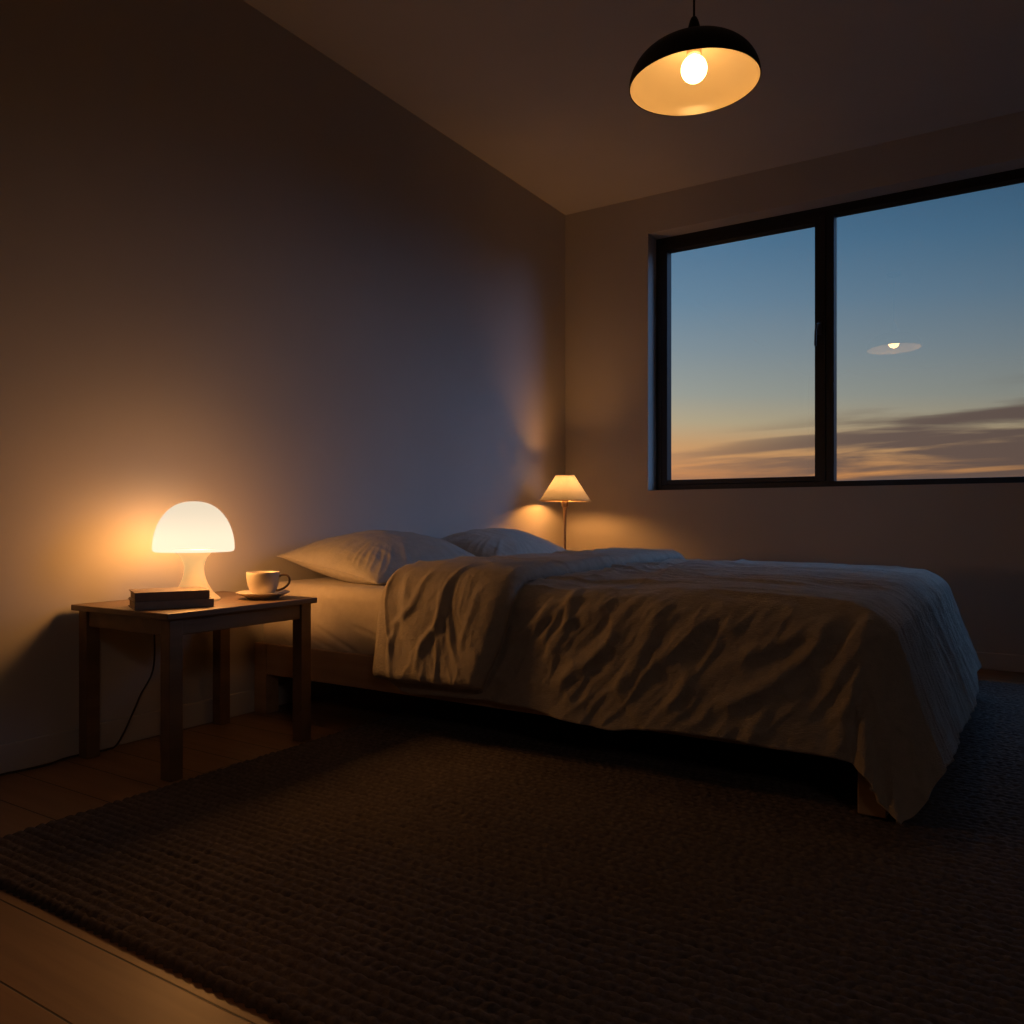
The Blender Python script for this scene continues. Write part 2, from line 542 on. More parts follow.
struct('window_pane', wbm([((px0 - 0.004, yg, pz0 - 0.004), (px1 + 0.004, yg + 0.004, pz1 + 0.004))], 0), M['glass'], win)
struct('window_pane', wbm([((MX1 - 0.004, yg, OZ0 + 0.030), (OX1 - 0.032, yg + 0.004, OZ1 - 0.042))], 0), M['glass'], win)
bm = bmesh.new()
hx, hz = -0.915, 1.72
def L(p): return (p[0], p[1] - YF, p[2] - OZ0)
add_box(bm, L((hx - 0.011, ys - 0.008, hz - 0.035)), L((hx + 0.013, ys, hz + 0.035)), 0.003)
add_tube(bm, [L((hx, ys - 0.004, hz + 0.018)), L((hx, ys - 0.035, hz + 0.018)), L((hx - 0.006, ys - 0.045, hz + 0.012)), L((hx - 0.012, ys - 0.046, hz - 0.02)), L((hx - 0.014, ys - 0.046, hz - 0.10))], 0.006, 10)
struct('window_handle', bm, M['handle'], sash, smooth=False)

# ------------------------------------------------------------------ rug
def make_rug():
    x0, x1, y0, y1 = -1.885, 2.10, 0.785, 4.02
    st = 0.005
    nx = int((x1 - x0) / st); ny = int((y1 - y0) / st)
    X, Y = np.meshgrid(np.linspace(x0, x1, nx), np.linspace(y0, y1, ny), indexing='ij')
    wob = (fbm(X * 1.2, Y * 1.2, 3) - .5) * 0.016
    row = (Y + wob) / 0.0230
    r = np.floor(row); f = row - r
    off = _hash(r, r * 0 + 3, 5)
    prof = np.sqrt(np.clip(1 - (2 * f - 1) ** 2, 0, 1))
    ph = (X + (fbm(X * 3, Y * 3, 9) - .5) * 0.02) / 0.026 + off + 0.35 * (2 * f - 1) * np.where(np.mod(r, 2) < 1, 1.0, -1.0)
    cell = ph - np.floor(ph)
    loop = np.sqrt(np.clip(1 - (2 * cell - 1) ** 2, 0, 1))
    amp = 0.9 + 0.2 * _hash(np.floor(ph), r, 8)
    h = 0.006 + (0.0105 * prof * (0.45 + 0.55 * loop) * amp) + 0.0022 * (vnoise(X * 150, Y * 150, 2) - .5) + 0.0015 * (vnoise(X * 60, Y * 75, 14) - .5)
    h = h + 0.003 * (fbm(X * 5, Y * 5, 4) - .5)
    e = np.minimum(np.minimum(X - x0, x1 - X), np.minimum(Y - y0, y1 - Y))
    h = np.minimum(h, 0.0205)
    h = 0.001 + (h - 0.001) * np.sqrt(np.clip(e / 0.014, 0, 1))
    # edges: slightly uneven outline
    ew = np.clip(1 - e / 0.03, 0, 1)
    Yd = Y + ew * (Y < y0 + .1) * 0.006 * (np.sin(X / 0.024 * 2 * PI) * .5 + (vnoise(X * 6, X * 0, 12) - .5))
    Xd = X + ew * (X < x0 + .1) * 0.008 * (np.sin(Y / 0.030 * 2 * PI) * .5 + (vnoise(Y * 6, X * 0, 13) - .5))
    P = np.stack([Xd, Yd, h], -1)
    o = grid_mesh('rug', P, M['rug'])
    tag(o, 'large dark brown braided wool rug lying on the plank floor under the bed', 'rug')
make_rug()

# ------------------------------------------------------------------ bedside tables
TX0, TX1, TY0, TY1, TZ = -2.366, -1.908, 1.324, 1.862, 0.452
def make_table(label, name='bedside_table'):
    cx, cy = (TX0 + TX1) / 2, (TY0 + TY1) / 2
    t = thing(name, label, 'table', (cx, cy, 0))
    w, d = TX1 - TX0, TY1 - TY0
    obj('tabletop', box((-w / 2, -d / 2, TZ - 0.017), (w / 2, d / 2, TZ), 0.0025), M['table_wood'], t)
    lx0, lx1, ly0, ly1 = -w / 2 + 0.010, w / 2 - 0.016, -d / 2 + 0.018, d / 2 - 0.012
    s = 0.041
    for (x, y) in ((lx0, ly0), (lx1 - s, ly0), (lx0, ly1 - s), (lx1 - s, ly1 - s)):
        obj('leg', box((x, y, 0), (x + s, y + s, TZ - 0.0172), 0.002), M['table_wood'], t)
    a = 0.018; z0, z1 = TZ - 0.064, TZ - 0.0172
    g = 0.0004
    obj('apron', box((lx1 - 0.006 - a, ly0 + s + g, z0), (lx1 - 0.006, ly1 - s - g, z1), 0.0015), M['table_wood'], t)
    obj('apron', box((lx0 + 0.006, ly0 + s + g, z0), (lx0 + 0.006 + a, ly1 - s - g, z1), 0.0015), M['table_wood'], t)
    obj('apron', box((lx0 + s + g, ly0 + 0.006, z0), (lx1 - s - g, ly0 + 0.006 + a, z1), 0.0015), M['table_wood'], t)
    obj('apron', box((lx0 + s + g, ly1 - 0.006 - a, z0), (lx1 - s - g, ly1 - 0.006, z1), 0.0015), M['table_wood'], t)
    return t
near_table = make_table('dark walnut bedside table left of the bed, carrying books, cup and mushroom lamp')
far_table = near_table.copy(); COL.objects.link(far_table)
far_table.location = ((TX0 + TX1) / 2, 4.04, 0)
far_table['label'] = 'dark walnut bedside table in the far corner under the small shaded lamp'
near_table['group'] = far_table['group'] = 'bedside tables'
for ch in list(near_table.children):
    c = ch.copy(); COL.objects.link(c); c.parent = far_table

# ------------------------------------------------------------------ mushroom lamp
LX, LY = -2.18, 1.606
lamp = thing('mushroom_lamp', 'glowing white opal glass mushroom lamp with domed shade on the near bedside table', 'lamp', (LX, LY, TZ))
stem_prof = [(0.0, 0.0), (0.0765, 0.0), (0.0785, 0.002), (0.0770, 0.0045), (0.0690, 0.0125), (0.0585, 0.022), (0.0500, 0.034), (0.0420, 0.048), (0.0352, 0.064), (0.0310, 0.080),
             (0.0293, 0.094), (0.0298, 0.106), (0.0325, 0.119), (0.0380, 0.131), (0.0455, 0.141), (0.0535, 0.1485), (0.0590, 0.1535), (0.060, 0.156), (0.0, 0.157)]
obj('stem', lathe(stem_prof, 64), M['stem'], lamp, True, 'flared opal glass stem')
R = 0.119; z_r = 0.150; H = 0.156
dp = [(0.0605, z_r + 0.006), (0.095, z_r + 0.002), (0.112, z_r), (0.1175, z_r + 0.002), (0.1195, z_r + 0.010)]
for k in range(1, 25):
    a = k / 24 * PI / 2
    dp.append((0.1197 * math.cos(a) ** 0.84, z_r + 0.010 + (H - 0.010) * math.sin(a) ** 1.04))
dp[-1] = (0.0, z_r + H)
obj('dome_shade', lathe(dp, 72), M['dome'], lamp, True, 'glowing domed shade')
# cord: off the back of the table, down the wall and along the baseboard
yaw0 = math.atan(511 / 811.0)
cpts = [(LX - 0.070, LY + 0.02, TZ + 0.006), (LX - 0.12, LY - 0.01, TZ + 0.004), (TX0 - 0.001, 1.598, TZ + 0.004), (-2.3715, 1.597, TZ - 0.02), (-2.3700, 1.597, 0.35),
        (-2.3685, 1.598, 0.270), (-2.3685, 1.588, 0.206), (-2.3670, 1.549, 0.148), (-2.3640, 1.522, 0.100), (-2.358, 1.485, 0.040), (-2.352, 1.455, 0.008), (-2.350, 1.43, 0.004),
        (-2.352, 1.400, 0.004), (-2.3670, 1.345, 0.004), (-2.366, 1.30, 0.004), (-2.350, 1.255, 0.004), (-2.348, 1.22, 0.004), (-2.360, 1.16, 0.004), (-2.364, 1.12, 0.004), (-2.365, 0.8, 0.004), (-2.365, 0.4, 0.004)]
cpts = [Vector(p) - Vector((LX, LY, TZ)) for p in cpts]
obj('power_cord', tube(catmull(cpts, 6), 0.0028, 8), M['cord'], lamp, True, 'thin dark cord hanging behind the table')

def point_light(name, loc, energy, color, radius, parent=None):
    l = bpy.data.lights.new(name, 'POINT')
    l.energy = energy; l.color = color; l.shadow_soft_size = radius
    o = bpy.data.objects.new(name, l)
    link(o, parent); o.location = loc
    return o
WARM = (1.0, 0.435, 0.10)
point_light('mushroom_lamp_light', (0.045, 0, z_r + 0.072), 23.0, WARM, 0.070, lamp)

# ------------------------------------------------------------------ books
def make_book(label, mat, A, ax, L_, D_, z0, h):
    """A: near left corner of the spine; ax: unit vector along the spine; depth goes to the wall."""
    perp = Vector((-ax.y, ax.x, 0))
    ang = math.atan2(ax.y, ax.x)
    t = thing('book', label, 'book', (A[0], A[1], z0), ang, 'books on the bedside table')
    c = 0.0028
    bm = bmesh.new()
    add_box(bm, (0, 0, 0), (L_, D_, c), 0.0008)
    add_box(bm, (0, 0, h - c), (L_, D_, h), 0.0008)
    add_box(bm, (0, -0.002, 0), (L_, 0.002, h), 0.001)
    obj('cover', bm, mat, t)
    obj('page_block', box((0.004, 0.0025, c), (L_ - 0.004, D_ - 0.005, h - c)), M['pages'], t)
    return t
ax = Vector((0.435, 0.90, 0)).normalized()
A0 = Vector((-2.058, 1.328, 0))
make_book('charcoal hardcover book lying flat on the bedside table, bottom of the stack', M['cover_grey'], A0, ax, 0.208, 0.145, TZ + 0.0003, 0.0225)
ax2 = Vector((0.442, 0.896, 0)).normalized()
A1 = A0 + ax * 0.001 + Vector((-ax.y, ax.x, 0)) * 0.006
make_book('dark brown hardcover book lying flat on top of the charcoal book', M['cover_dark'], A1, ax2, 0.196, 0.137, TZ + 0.0232, 0.0245)

# ------------------------------------------------------------------ cup and saucer
CX, CY = -2.035, 1.752
sau = thing('saucer', 'shallow cream ceramic saucer under the cup on the bedside table', 'saucer', (CX, CY, TZ))
sp_ = [(0.0, 0.003), (0.040, 0.003), (0.042, 0.0), (0.046, 0.0), (0.050, 0.005), (0.066, 0.0115), (0.0815, 0.0185), (0.0825, 0.0205), (0.080, 0.0215), (0.064, 0.0150), (0.046, 0.0090), (0.030, 0.0075), (0.0, 0.0075)]
obj('dish', lathe(sp_, 64), M['ceramic'], sau, True)
cup = thing('cup', 'cream ceramic coffee cup with looped handle standing on the saucer', 'cup', (CX, CY, TZ + 0.0085), math.radians(38))
cp = [(0.0, 0.004), (0.026, 0.004), (0.027, 0.0), (0.030, 0.0), (0.0335, 0.007), (0.0410, 0.018), (0.0465, 0.032), (0.0495, 0.048), (0.0508, 0.064), (0.0512, 0.074), (0.0505, 0.0755),
      (0.0492, 0.0745), (0.0484, 0.064), (0.047, 0.048), (0.0435, 0.032), (0.038, 0.019), (0.028, 0.010), (0.0, 0.008)]
obj('bowl', lathe(cp, 64), M['ceramic'], cup, True)
hp = catmull([(0.0485, 0, 0.060), (0.060, 0, 0.066), (0.074, 0, 0.064), (0.0815, 0, 0.053), (0.079, 0, 0.038), (0.066, 0, 0.025), (0.050, 0, 0.018), (0.040, 0, 0.0165)], 6)
obj('handle', tube(hp, 0.0036, 10), M['ceramic_dark'], cup, True, 'dark looped handle')

# ------------------------------------------------------------------ small shaded lamp in the corner
SX, SY = -2.197, 4.05
sl = thing('table_lamp', 'small table lamp with lit conical cloth shade on a slim metal stem in the corner', 'lamp', (SX, SY, TZ))
obj('base', lathe([(0, 0), (0.07, 0), (0.072, 0.004), (0.068, 0.012), (0.02, 0.018), (0.008, 0.03), (0.0, 0.03)], 40), M['brass'], sl, True)
obj('pole', lathe([(0.0065, 0.025), (0.0065, 0.20), (0.0075, 0.26), (0.011, 0.315), (0.011, 0.320), (0, 0.320)], 24), M['brass'], sl, True)
holder_o = obj('lamp_holder', lathe([(0, 0.3205), (0.012, 0.3205), (0.0195, 0.328), (0.0195, 0.356), (0.016, 0.366), (0.014, 0.385), (0, 0.385)], 32), M['brass'], sl, True)
obj('bulb', lathe([(0, 0.386), (0.012, 0.387), (0.018, 0.394), (0.028, 0.408), (0.031, 0.421), (0.028, 0.435), (0.016, 0.447), (0, 0.450)], 24), M['bulb_small'], holder_o, True)
bm = bmesh.new()
ns = 120
zb, zt, rb, rt = 0.357, 0.499, 0.1435, 0.0525
ring = []
for j in range(13):
    f = j / 12
    r0 = rb + (rt - rb) * f
    row = []
    for k in range(ns):
        rr = r0 * (1 + 0.012 * (k % 2))
        a = 2 * PI * k / ns
        row.append(bm.verts.new((rr * math.cos(a), rr * math.sin(a), zb + (zt - zb) * f)))
    ring.append(row)
for a, b in zip(ring[:-1], ring[1:]):
    for k in range(ns):
        bm.faces.new((a[k], a[(k + 1) % ns], b[(k + 1) % ns], b[k]))
shade_o = obj('lamp_shade', bm, M['shade'], sl, False, 'lit cream pleated lampshade')
bm = bmesh.new()
add_tube(bm, [(rb * math.cos(2 * PI * k / 64) * 1.008, rb * math.sin(2 * PI * k / 64) * 1.008, zb) for k in range(65)], 0.003, 8, False)
add_tube(bm, [(rt * math.cos(2 * PI * k / 64) * 1.01, rt * math.sin(2 * PI * k / 64) * 1.01, zt) for k in range(65)], 0.0022, 8, False)
for k in range(3):
    a = 2 * PI * k / 3
    add_tube(bm, [(0.0150 * math.cos(a), 0.0150 * math.sin(a), 0.362), (rb * math.cos(a), rb * math.sin(a), zb + 0.001)], 0.0018, 6)
obj('shade_ring', bm, M['brass'], shade_o, True)

# ------------------------------------------------------------------ pendant lamp
PX, PY, PZ = -0.8327, 2.3434, 2.0038
pd = thing('pendant_lamp', 'black metal dome pendant lamp hanging on a cord from the ceiling, lit inside', 'lamp', (PX, PY, PZ))
tilt = Matrix.Rotation(math.atan(0.0159), 4, 'X') @ Matrix.Rotation(-math.atan(0.0204), 4, 'Y')
Rp, Hp = 0.1925, 0.122
def dome_prof(R_, H_, n=22, r_end=0.028):
    o_ = []
    for k in range(n + 1):
        a = k / n * PI / 2
        r = R_ * math.cos(a) ** 0.80
        z = H_ * math.sin(a) ** 1.0
        if r < r_end: break
        o_.append((r, z))
    o_.append((r_end, H_))
    return o_
po = dome_prof(Rp, Hp)
bm = bmesh.new(); add_lathe(bm, [(Rp - 0.003, -0.001), (Rp, -0.001)] + po, 96); bmesh.ops.transform(bm, matrix=tilt, verts=bm.verts[:])
obj('shade', bm, M['pend_out'], pd, True, 'black outer metal shade')
bm = bmesh.new(); add_lathe(bm, dome_prof(Rp - 0.003, Hp - 0.004, 22, 0.024), 96); bmesh.ops.transform(bm, matrix=tilt, verts=bm.verts[:])
obj('shade_lining', bm, M['pend_in'], pd, True, 'cream enamel inside of the shade')
bm = lathe([(0.0, 0.1205), (0.030, 0.1205), (0.030, 0.124), (0.0235, 0.126), (0.0195, 0.158), (0.0165, 0.176), (0.0125, 0.190), (0.0085, 0.1985), (0.005, 0.202), (0.0, 0.202)], 32)
obj('cap', bm, M['pend_out'], pd, True)
holder_p = obj('lamp_holder', lathe([(0, 0.117), (0.022, 0.117), (0.022, 0.090), (0.018, 0.085), (0.0, 0.085)], 32), M['porcelain'], pd, True)
bp_ = [(0, 0.0845), (0.012, 0.0843)]
for k in range(1, 15):
    a = math.radians(76) - k / 14 * math.radians(166)
    bp_.append((0.0385 * math.cos(a), 0.0450 + 0.0395 * math.sin(a)))
bp_[-1] = (0, 0.0055)
obj('bulb', lathe(bp_, 40), M['bulb'], holder_p, True, 'round glowing white bulb')
obj('cord', tube([(0, 0, 0.2015), (0, 0, 0.35), (0.0005, 0, ZC - PZ - 0.02)], 0.0033, 10), M['pend_out'], pd, True)
obj('ceiling_rose', lathe([(0, ZC - PZ), (0.05, ZC - PZ), (0.05, ZC - PZ - 0.012), (0.035, ZC - PZ - 0.024), (0.0, ZC - PZ - 0.026)], 32), M['pend_out'], pd, True)

# ------------------------------------------------------------------ bed frame
BX0, BX1, BY0, BY1 = -2.372, -0.262, 2.000, 3.640
bed = thing('bed_frame', 'low oak bed frame with plain side rail and square legs under the mattress', 'bed', ((BX0 + BX1) / 2, (BY0 + BY1) / 2, 0))
ox, oy = (BX0 + BX1) / 2, (BY0 + BY1) / 2
def bbox_(lo, hi, bev=0.003):
    return box((lo[0] - ox, lo[1] - oy, lo[2]), (hi[0] - ox, hi[1] - oy, hi[2]), bev)
RZ0, RZ1 = 0.143, 0.254
ls = 0.062
for (x, y, z0) in ((BX0, BY0, 0), (BX0, BY1 - ls, 0), (BX1 - ls, BY0 + 0.012, 0.0208), (BX1 - ls, BY1 - ls - 0.012, 0.0208)):
    obj('leg', bbox_((x, y, z0), (x + ls, y + ls, RZ1 if x == BX0 else RZ0 - 0.0005)), M['bed_wood'], bed)
obj('side_rail', bbox_((BX0 + ls + 0.0005, BY0 + 0.003, RZ0), (BX1, BY0 + 0.033, RZ1)), M['bed_wood'], bed)
obj('side_rail', bbox_((BX0 + ls + 0.0005, BY1 - 0.033, RZ0), (BX1, BY1 - 0.003, RZ1)), M['bed_wood'], bed)
obj('head_rail', bbox_((BX0 + 0.01, BY0 + ls + 0.0005, RZ0), (BX0 + 0.04, BY1 - ls - 0.0005, RZ1)), M['bed_wood'], bed)
obj('foot_rail', bbox_((BX1 - 0.03, BY0 + 0.0335, RZ0), (BX1, BY1 - 0.0335, RZ1)), M['bed_wood'], bed)
for k in range(12):
    x = BX0 + 0.12 + k * 0.165
    obj('slat', bbox_((x, BY0 + 0.034, 0.232), (x + 0.075, BY1 - 0.034, 0.2535)), M['bed_wood'], bed)

# ------------------------------------------------------------------ mattress (rounded box, fitted sheet drawn tight)
MXa, MXb, MYa, MYb, MZa, MZb = -2.366, -0.272, 2.014, 3.626, 0.2552, 0.473
def make_mattress():
    t = thing('mattress', 'thick mattress under a taupe fitted sheet lying on the oak bed frame', 'mattress', ((MXa + MXb) / 2, (MYa + MYb) / 2, MZa))
    r = 0.045
    # perimeter section swept: grid over (angle-like u around profile, v along x) is simplest as a height-wrapped sheet
    nx, ny = 260, 300
    hz = MZb - MZa
    w = MYb - MYa
    # arc length coordinate across the bed: near side up, top, far side down
    Ls = hz - r; arc = PI * r / 2; Lt = w - 2 * r
    tot = 2 * Ls + 2 * arc + Lt
    q = np.concatenate([np.linspace(0, Ls + arc, 110), np.linspace(Ls + arc, Ls + arc + Lt, 82)[1:], np.linspace(Ls + arc + Lt, tot, 110)[1:]])
    def sect(q):
        y = np.zeros_like(q); z = np.zeros_like(q); nyv = np.zeros_like(q); nz = np.zeros_like(q)
        a = q < Ls; y[a] = 0; z[a] = q[a]; nyv[a] = -1
        b = (q >= Ls) & (q < Ls + arc); th = (q[b] - Ls) / r
        y[b] = r - r * np.cos(th); z[b] = Ls + r * np.sin(th); nyv[b] = -np.cos(th); nz[b] = np.sin(th)
        c = (q >= Ls + arc) & (q < Ls + arc + Lt); y[c] = r + q[c] - Ls - arc; z[c] = hz; nz[c] = 1
        d = (q >= Ls + arc + Lt) & (q < Ls + 2 * arc + Lt); th = (q[d] - Ls - arc - Lt) / r
        y[d] = w - r + r * np.sin(th); z[d] = Ls + r * np.cos(th); nyv[d] = np.sin(th); nz[d] = np.cos(th)
        e = q >= Ls + 2 * arc + Lt; y[e] = w; z[e] = Ls - (q[e] - Ls - 2 * arc - Lt); nyv[e] = 1
        return y, z, nyv, nz
    y, z, nyv, nz = sect(q)
    xs = np.linspace(MXa, MXb, nx)
    X = np.repeat(xs[:, None], len(q), 1); Q = np.repeat(q[None, :], nx, 0)
    # pull folds of the fitted sheet on the side near the table
    side = sstep(0.0, 0.02, Q) * (1 - sstep(Ls * 0.75, Ls + arc, Q))
    fold = 0.003 * (fbm(X * 5 + Q * 4, Q * 9, 43) - .5) * side
    for (ax_, az_), (bx_, bz_), am in (((317.7, 627.4), (356.7, 652.8), 1.0), ((313.7, 639), (337, 651), 0.8), ((354.8, 627), (378, 637), 0.7), ((282, 640), (300, 652), 0.5)):
        x0_, z0_ = ray_side(ax_, az_, MYa); x1_, z1_ = ray_side(bx_, bz_, MYa)
        z0_ -= MZa; z1_ -= MZa
        d2 = (x1_ - x0_) ** 2 + (z1_ - z0_) ** 2
        w_ = np.clip(((X - x0_) * (x1_ - x0_) + (Q - z0_) * (z1_ - z0_)) / d2, 0, 1)
        dist_ = np.hypot(X - x0_ - w_ * (x1_ - x0_), Q - z0_ - w_ * (z1_ - z0_))
        tp = 0.35 + 0.65 * w_
        fold += am * tp * (-0.007 * np.exp(-(dist_ / 0.009) ** 2) + 0.006 * np.exp(-(dist_ / 0.024) ** 2))
    seam = 0
    dis = fold + 0.0015 * (fbm(X * 12, Q * 12, 6) - .5)
    P = np.stack([X, MYa + y[None, :] + nyv[None, :] * dis, MZa + z[None, :] + nz[None, :] * dis], -1)
    # round the two x ends
    for end, s in ((MXa, 1), (MXb, -1)):
        dd = np.clip((P[..., 0] - end) * s, 0, r)
        sh = r - np.sqrt(np.clip(r * r - (r - dd) ** 2, 0, None))
        P[..., 2] -= sh * (z / hz)[None, :]
        cy = (MYa + MYb) / 2
        P[..., 1] += np.sign(cy - P[..., 1]) * np.minimum(sh, np.abs(cy - P[..., 1])) * np.abs(nyv)[None, :]
    P -= np.array([(MXa + MXb) / 2, (MYa + MYb) / 2, MZa])
    o = grid_mesh('fitted_sheet', P, M['sheet'], t)
    return t
make_mattress()

# ------------------------------------------------------------------ pillows
def make_pillow(label, cx, cy, seed, rot=0.0, a=0.245, b=0.385, hgt=0.205, tilt_=0.165):
    t = thing('pillow', label, 'pillow', (cx, cy, MZb), rot, 'pillows at the head of the bed')
    n = 110
    lin_ = np.linspace(-1, 1, n)
    g = np.sign(lin_) * (1 - (1 - np.abs(lin_)) ** 1.35)
    U, V = np.meshgrid(g, g, indexing='ij')
    pin = 0.075
    X = a * U * (1 - pin * (1 - V * V) * np.abs(U) ** 3 * 1.0)
    Y = b * V * (1 - pin * 0.7 * (1 - U * U) * np.abs(V) ** 3)
    th = (np.clip(1 - U ** 2, 0, 1) ** 0.55) * (np.clip(1 - V ** 2, 0, 1) ** 0.50)
    edge = np.minimum(1 - np.abs(U), 1 - np.abs(V))
    # radiating gathers close to the seam, soft crumples in the middle
    ang = np.arctan2(V, U)
    rad = np.maximum(np.abs(U), np.abs(V))
    wr = (ridged(ang * 11 + 0.6 * fbm(U * 3, V * 3, seed + 1), rad * 1.5, seed, 2) - .4) * 0.008 * sstep(0.0, 0.10, edge) * (1 - sstep(0.15, 0.75, edge))
    wr += (ridged(V * 7 + 1.2 * fbm(U * 2, V * 2, seed + 4), U * 1.3, seed + 3, 2) - .4) * 0.0045 * sstep(0.02, 0.3, edge)
    wr += (fbm(U * 2.5, V * 2.5, seed + 9) - .5) * 0.010 * sstep(0.02, 0.3, edge)
    top = hgt * 0.62 * th + wr * th ** 0.3
    bot = -hgt * 0.38 * th + wr * 0.3 * th
    def place(Z, X=X, Y=Y):
        zz = Z - np.tan(tilt_) * X + a * np.tan(tilt_) * 0.30 + 0.040
        return np.stack([X, Y, zz], -1)
    Pt = place(top); Pb = place(bot)
    Pb[..., 2] = np.maximum(Pb[..., 2], 0.0015 + 0.0 * Pb[..., 2])
    Pt[..., 2] = np.maximum(Pt[..., 2], Pb[..., 2])
    Pb_ = Pb[::-1]
    # one closed surface: top sheet + bottom sheet sharing the seam
    grid = np.concatenate([Pt, Pb_], 0)
    o = grid_mesh('pillowcase', grid, M['pillow'], t)
    me = o.data
    bm = bmesh.new(); bm.from_mesh(me); bmesh.ops.remove_doubles(bm, verts=bm.verts[:], dist=2e-4)
    bmesh.ops.recalc_face_normals(bm, faces=bm.faces[:]); bm.to_mesh(me); bm.free()
    # piped seam
    bm = bmesh.new()
    loop = [Pt[i, 0] for i in range(0, n, 3)] + [Pt[-1, j] for j in range(0, n, 3)] + [Pt[i, -1] for i in range(n - 1, -1, -3)] + [Pt[0, j] for j in range(n - 1, -1, -3)]
    add_tube(bm, [tuple(p) for p in loop], 0.0028, 6, False)
    obj('seam', bm, M['pillow'], o, True)
    return t
make_pillow('plump grey linen pillow nearest the bedside table, lit warm at its near end', -2.105, 2.475, 11)
make_pillow('grey linen pillow farther across the bed, bluish, before the small corner lamp', -2.095, 3.265, 29, 0.03)

# ------------------------------------------------------------------ duvet
XF, YN, YFAR, ZT, RHO = -0.245, 1.985, 3.655, 0.504, 0.085
def hprof(q0, phm):
    """outward O and drop D after running arc length q0 from the start of the rounding"""
    lim = phm * RHO
    q1 = np.clip(q0, 0, lim)
    ph = q1 / RHO
    rem = np.clip(q0 - lim, 0, None)
    O = RHO * np.sin(ph) + rem * np.cos(phm)
    D = RHO * (1 - np.cos(ph)) + rem * np.sin(phm)
    return O, D

PHN, PHF = math.radians(83), math.radians(70)
def base_surface(S, Tt):
    """S: x coordinate on the flat duvet, Tt: y coordinate on the flat duvet."""
    xa = XF - RHO; ya = YN + RHO; yb = YFAR - RHO
    A = np.clip(S - xa, 0, None)
    B = np.where(Tt < ya, ya - Tt, np.where(Tt > yb, Tt - yb, 0))
    sgn = np.where(Tt < ya, -1.0, 1.0)
    q0 = np.hypot(A, B)
    safe = np.where(q0 > 1e-9, q0, 1)
    ca, cb = A / safe, B / safe
    phm = PHN * cb ** 2 + PHF * ca ** 2 + math.radians(8) * (2 * ca * cb) ** 2
    phm = np.where(q0 > 1e-9, phm, PHN)
    q0 = np.where((A > 0) & (B > 0), np.where(q0 > 0.40, 0.40 + 0.16 * np.tanh((q0 - 0.40) / 0.16), q0), q0)
    O, D = hprof(q0, phm)
    dg = (2 * ca * cb) ** 2                      # 1 on the corner diagonal
    O = O + dg * np.clip(q0 - 0.12, 0, None) * 0.05
    X = np.minimum(S, xa) + O * ca
    Y = np.clip(Tt, ya, yb) + sgn * O * cb
    Z = ZT - D - 0.020 * sstep(-0.65, -0.20, S)
    return X, Y, Z, A, B, q0

def fold_line(pts):
    """survey of a drape fold on the near side -> polyline in flat duvet coords (S, T)"""
    out = []
    for px, py in pts:
        x, z = ray_side(px, py, 1.955)
        drop = max(ZT - z, 0.0)
        # invert profile
        qs = np.linspace(0, 0.8, 801)
        D = hprof(qs, PHN)[1]
        q = float(np.interp(drop, D, qs))
        out.append((x, YN + RHO - q))
    return out

BODY_FOLDS = [
    ([(866, 612), (863.5, 624), (843, 657), (828, 690)], 0.016, 0.020),
    ([(866, 640), (864.7, 655), (851, 690), (842, 712), (838, 748)], 0.022, 0.022),
    ([(832, 618), (822.8, 631.6), (802.5, 654), (772, 680), (741.6, 697.6), (710, 712)], 0.020, 0.020),
    ([(822, 622), (807.6, 629), (749, 654), (708.6, 677)], 0.012, 0.018),
    ([(720, 608), (698, 624), (665, 654), (640, 680)], 0.014, 0.022),
    ([(566, 592), (565, 603), (562, 631), (549, 652), (538.7, 672)], 0.015, 0.017),
    ([(640, 600), (618, 616), (603, 645), (575, 668), (548, 688)], 0.018, 0.021),
    ([(606, 605), (591, 628), (570, 648)], 0.010, 0.015),
    ([(655, 610), (645.7, 639.6), (629.6, 674.8), (612, 700)], 0.014, 0.021),
    ([(548, 602), (536, 619), (512, 640)], 0.013, 0.017),
    ([(556, 612), (547.5, 628), (533, 648)], 0.010, 0.012),
    ([(586, 668), (580, 680), (563, 703)], 0.010, 0.013),
    ([(690, 670), (680, 690), (664, 715)], 0.010, 0.016),
    ([(770, 700), (760, 720), (745, 738)], 0.008, 0.018),
]
FOLD_FOLDS = [
    ([(456, 582), (448, 595.7), (446, 622), (431, 645.5), (427, 672)], 0.016, 0.014),
    ([(452, 612), (456.7, 636.7), (466, 672)], 0.010, 0.012),
    ([(402, 630), (398, 651), (401, 676)], 0.008, 0.010),
    ([(426, 588), (418.6, 607), (398, 628)], 0.010, 0.014),
    ([(480, 600), (474, 625), (468, 650)], 0.008, 0.013),
]
def ridge_field(S, Tt, folds):
    H = np.zeros_like(S)
    for pts, amp, wid in folds:
        pl = np.array(catmull([(p[0], p[1], 0) for p in fold_line(pts)], 5))[:, :2]
        n = len(pl)
        best = np.full(S.shape, 1e9); par = np.zeros_like(S); sgnd = np.zeros_like(S)
        for i in range(n - 1):
            a, b = pl[i], pl[i + 1]
            d = b - a; L2 = d @ d + 1e-12
            w = np.clip(((S - a[0]) * d[0] + (Tt - a[1]) * d[1]) / L2, 0, 1)
            ex = S - a[0] - w * d[0]; ey = Tt - a[1] - w * d[1]
            dist = np.hypot(ex, ey)
            m = dist < best
            best = np.where(m, dist, best); par = np.where(m, (i + w) / (n - 1), par)
            sgnd = np.where(m, np.sign(ex * d[1] - ey * d[0]), sgnd)
        taper = np.sin(np.clip(par, 0.02, 0.98) * PI) ** 0.5
        H += amp * taper * (np.exp(-(best / wid) ** 2) - 0.28 * np.exp(-(best / (2.0 * wid)) ** 2))
    return H

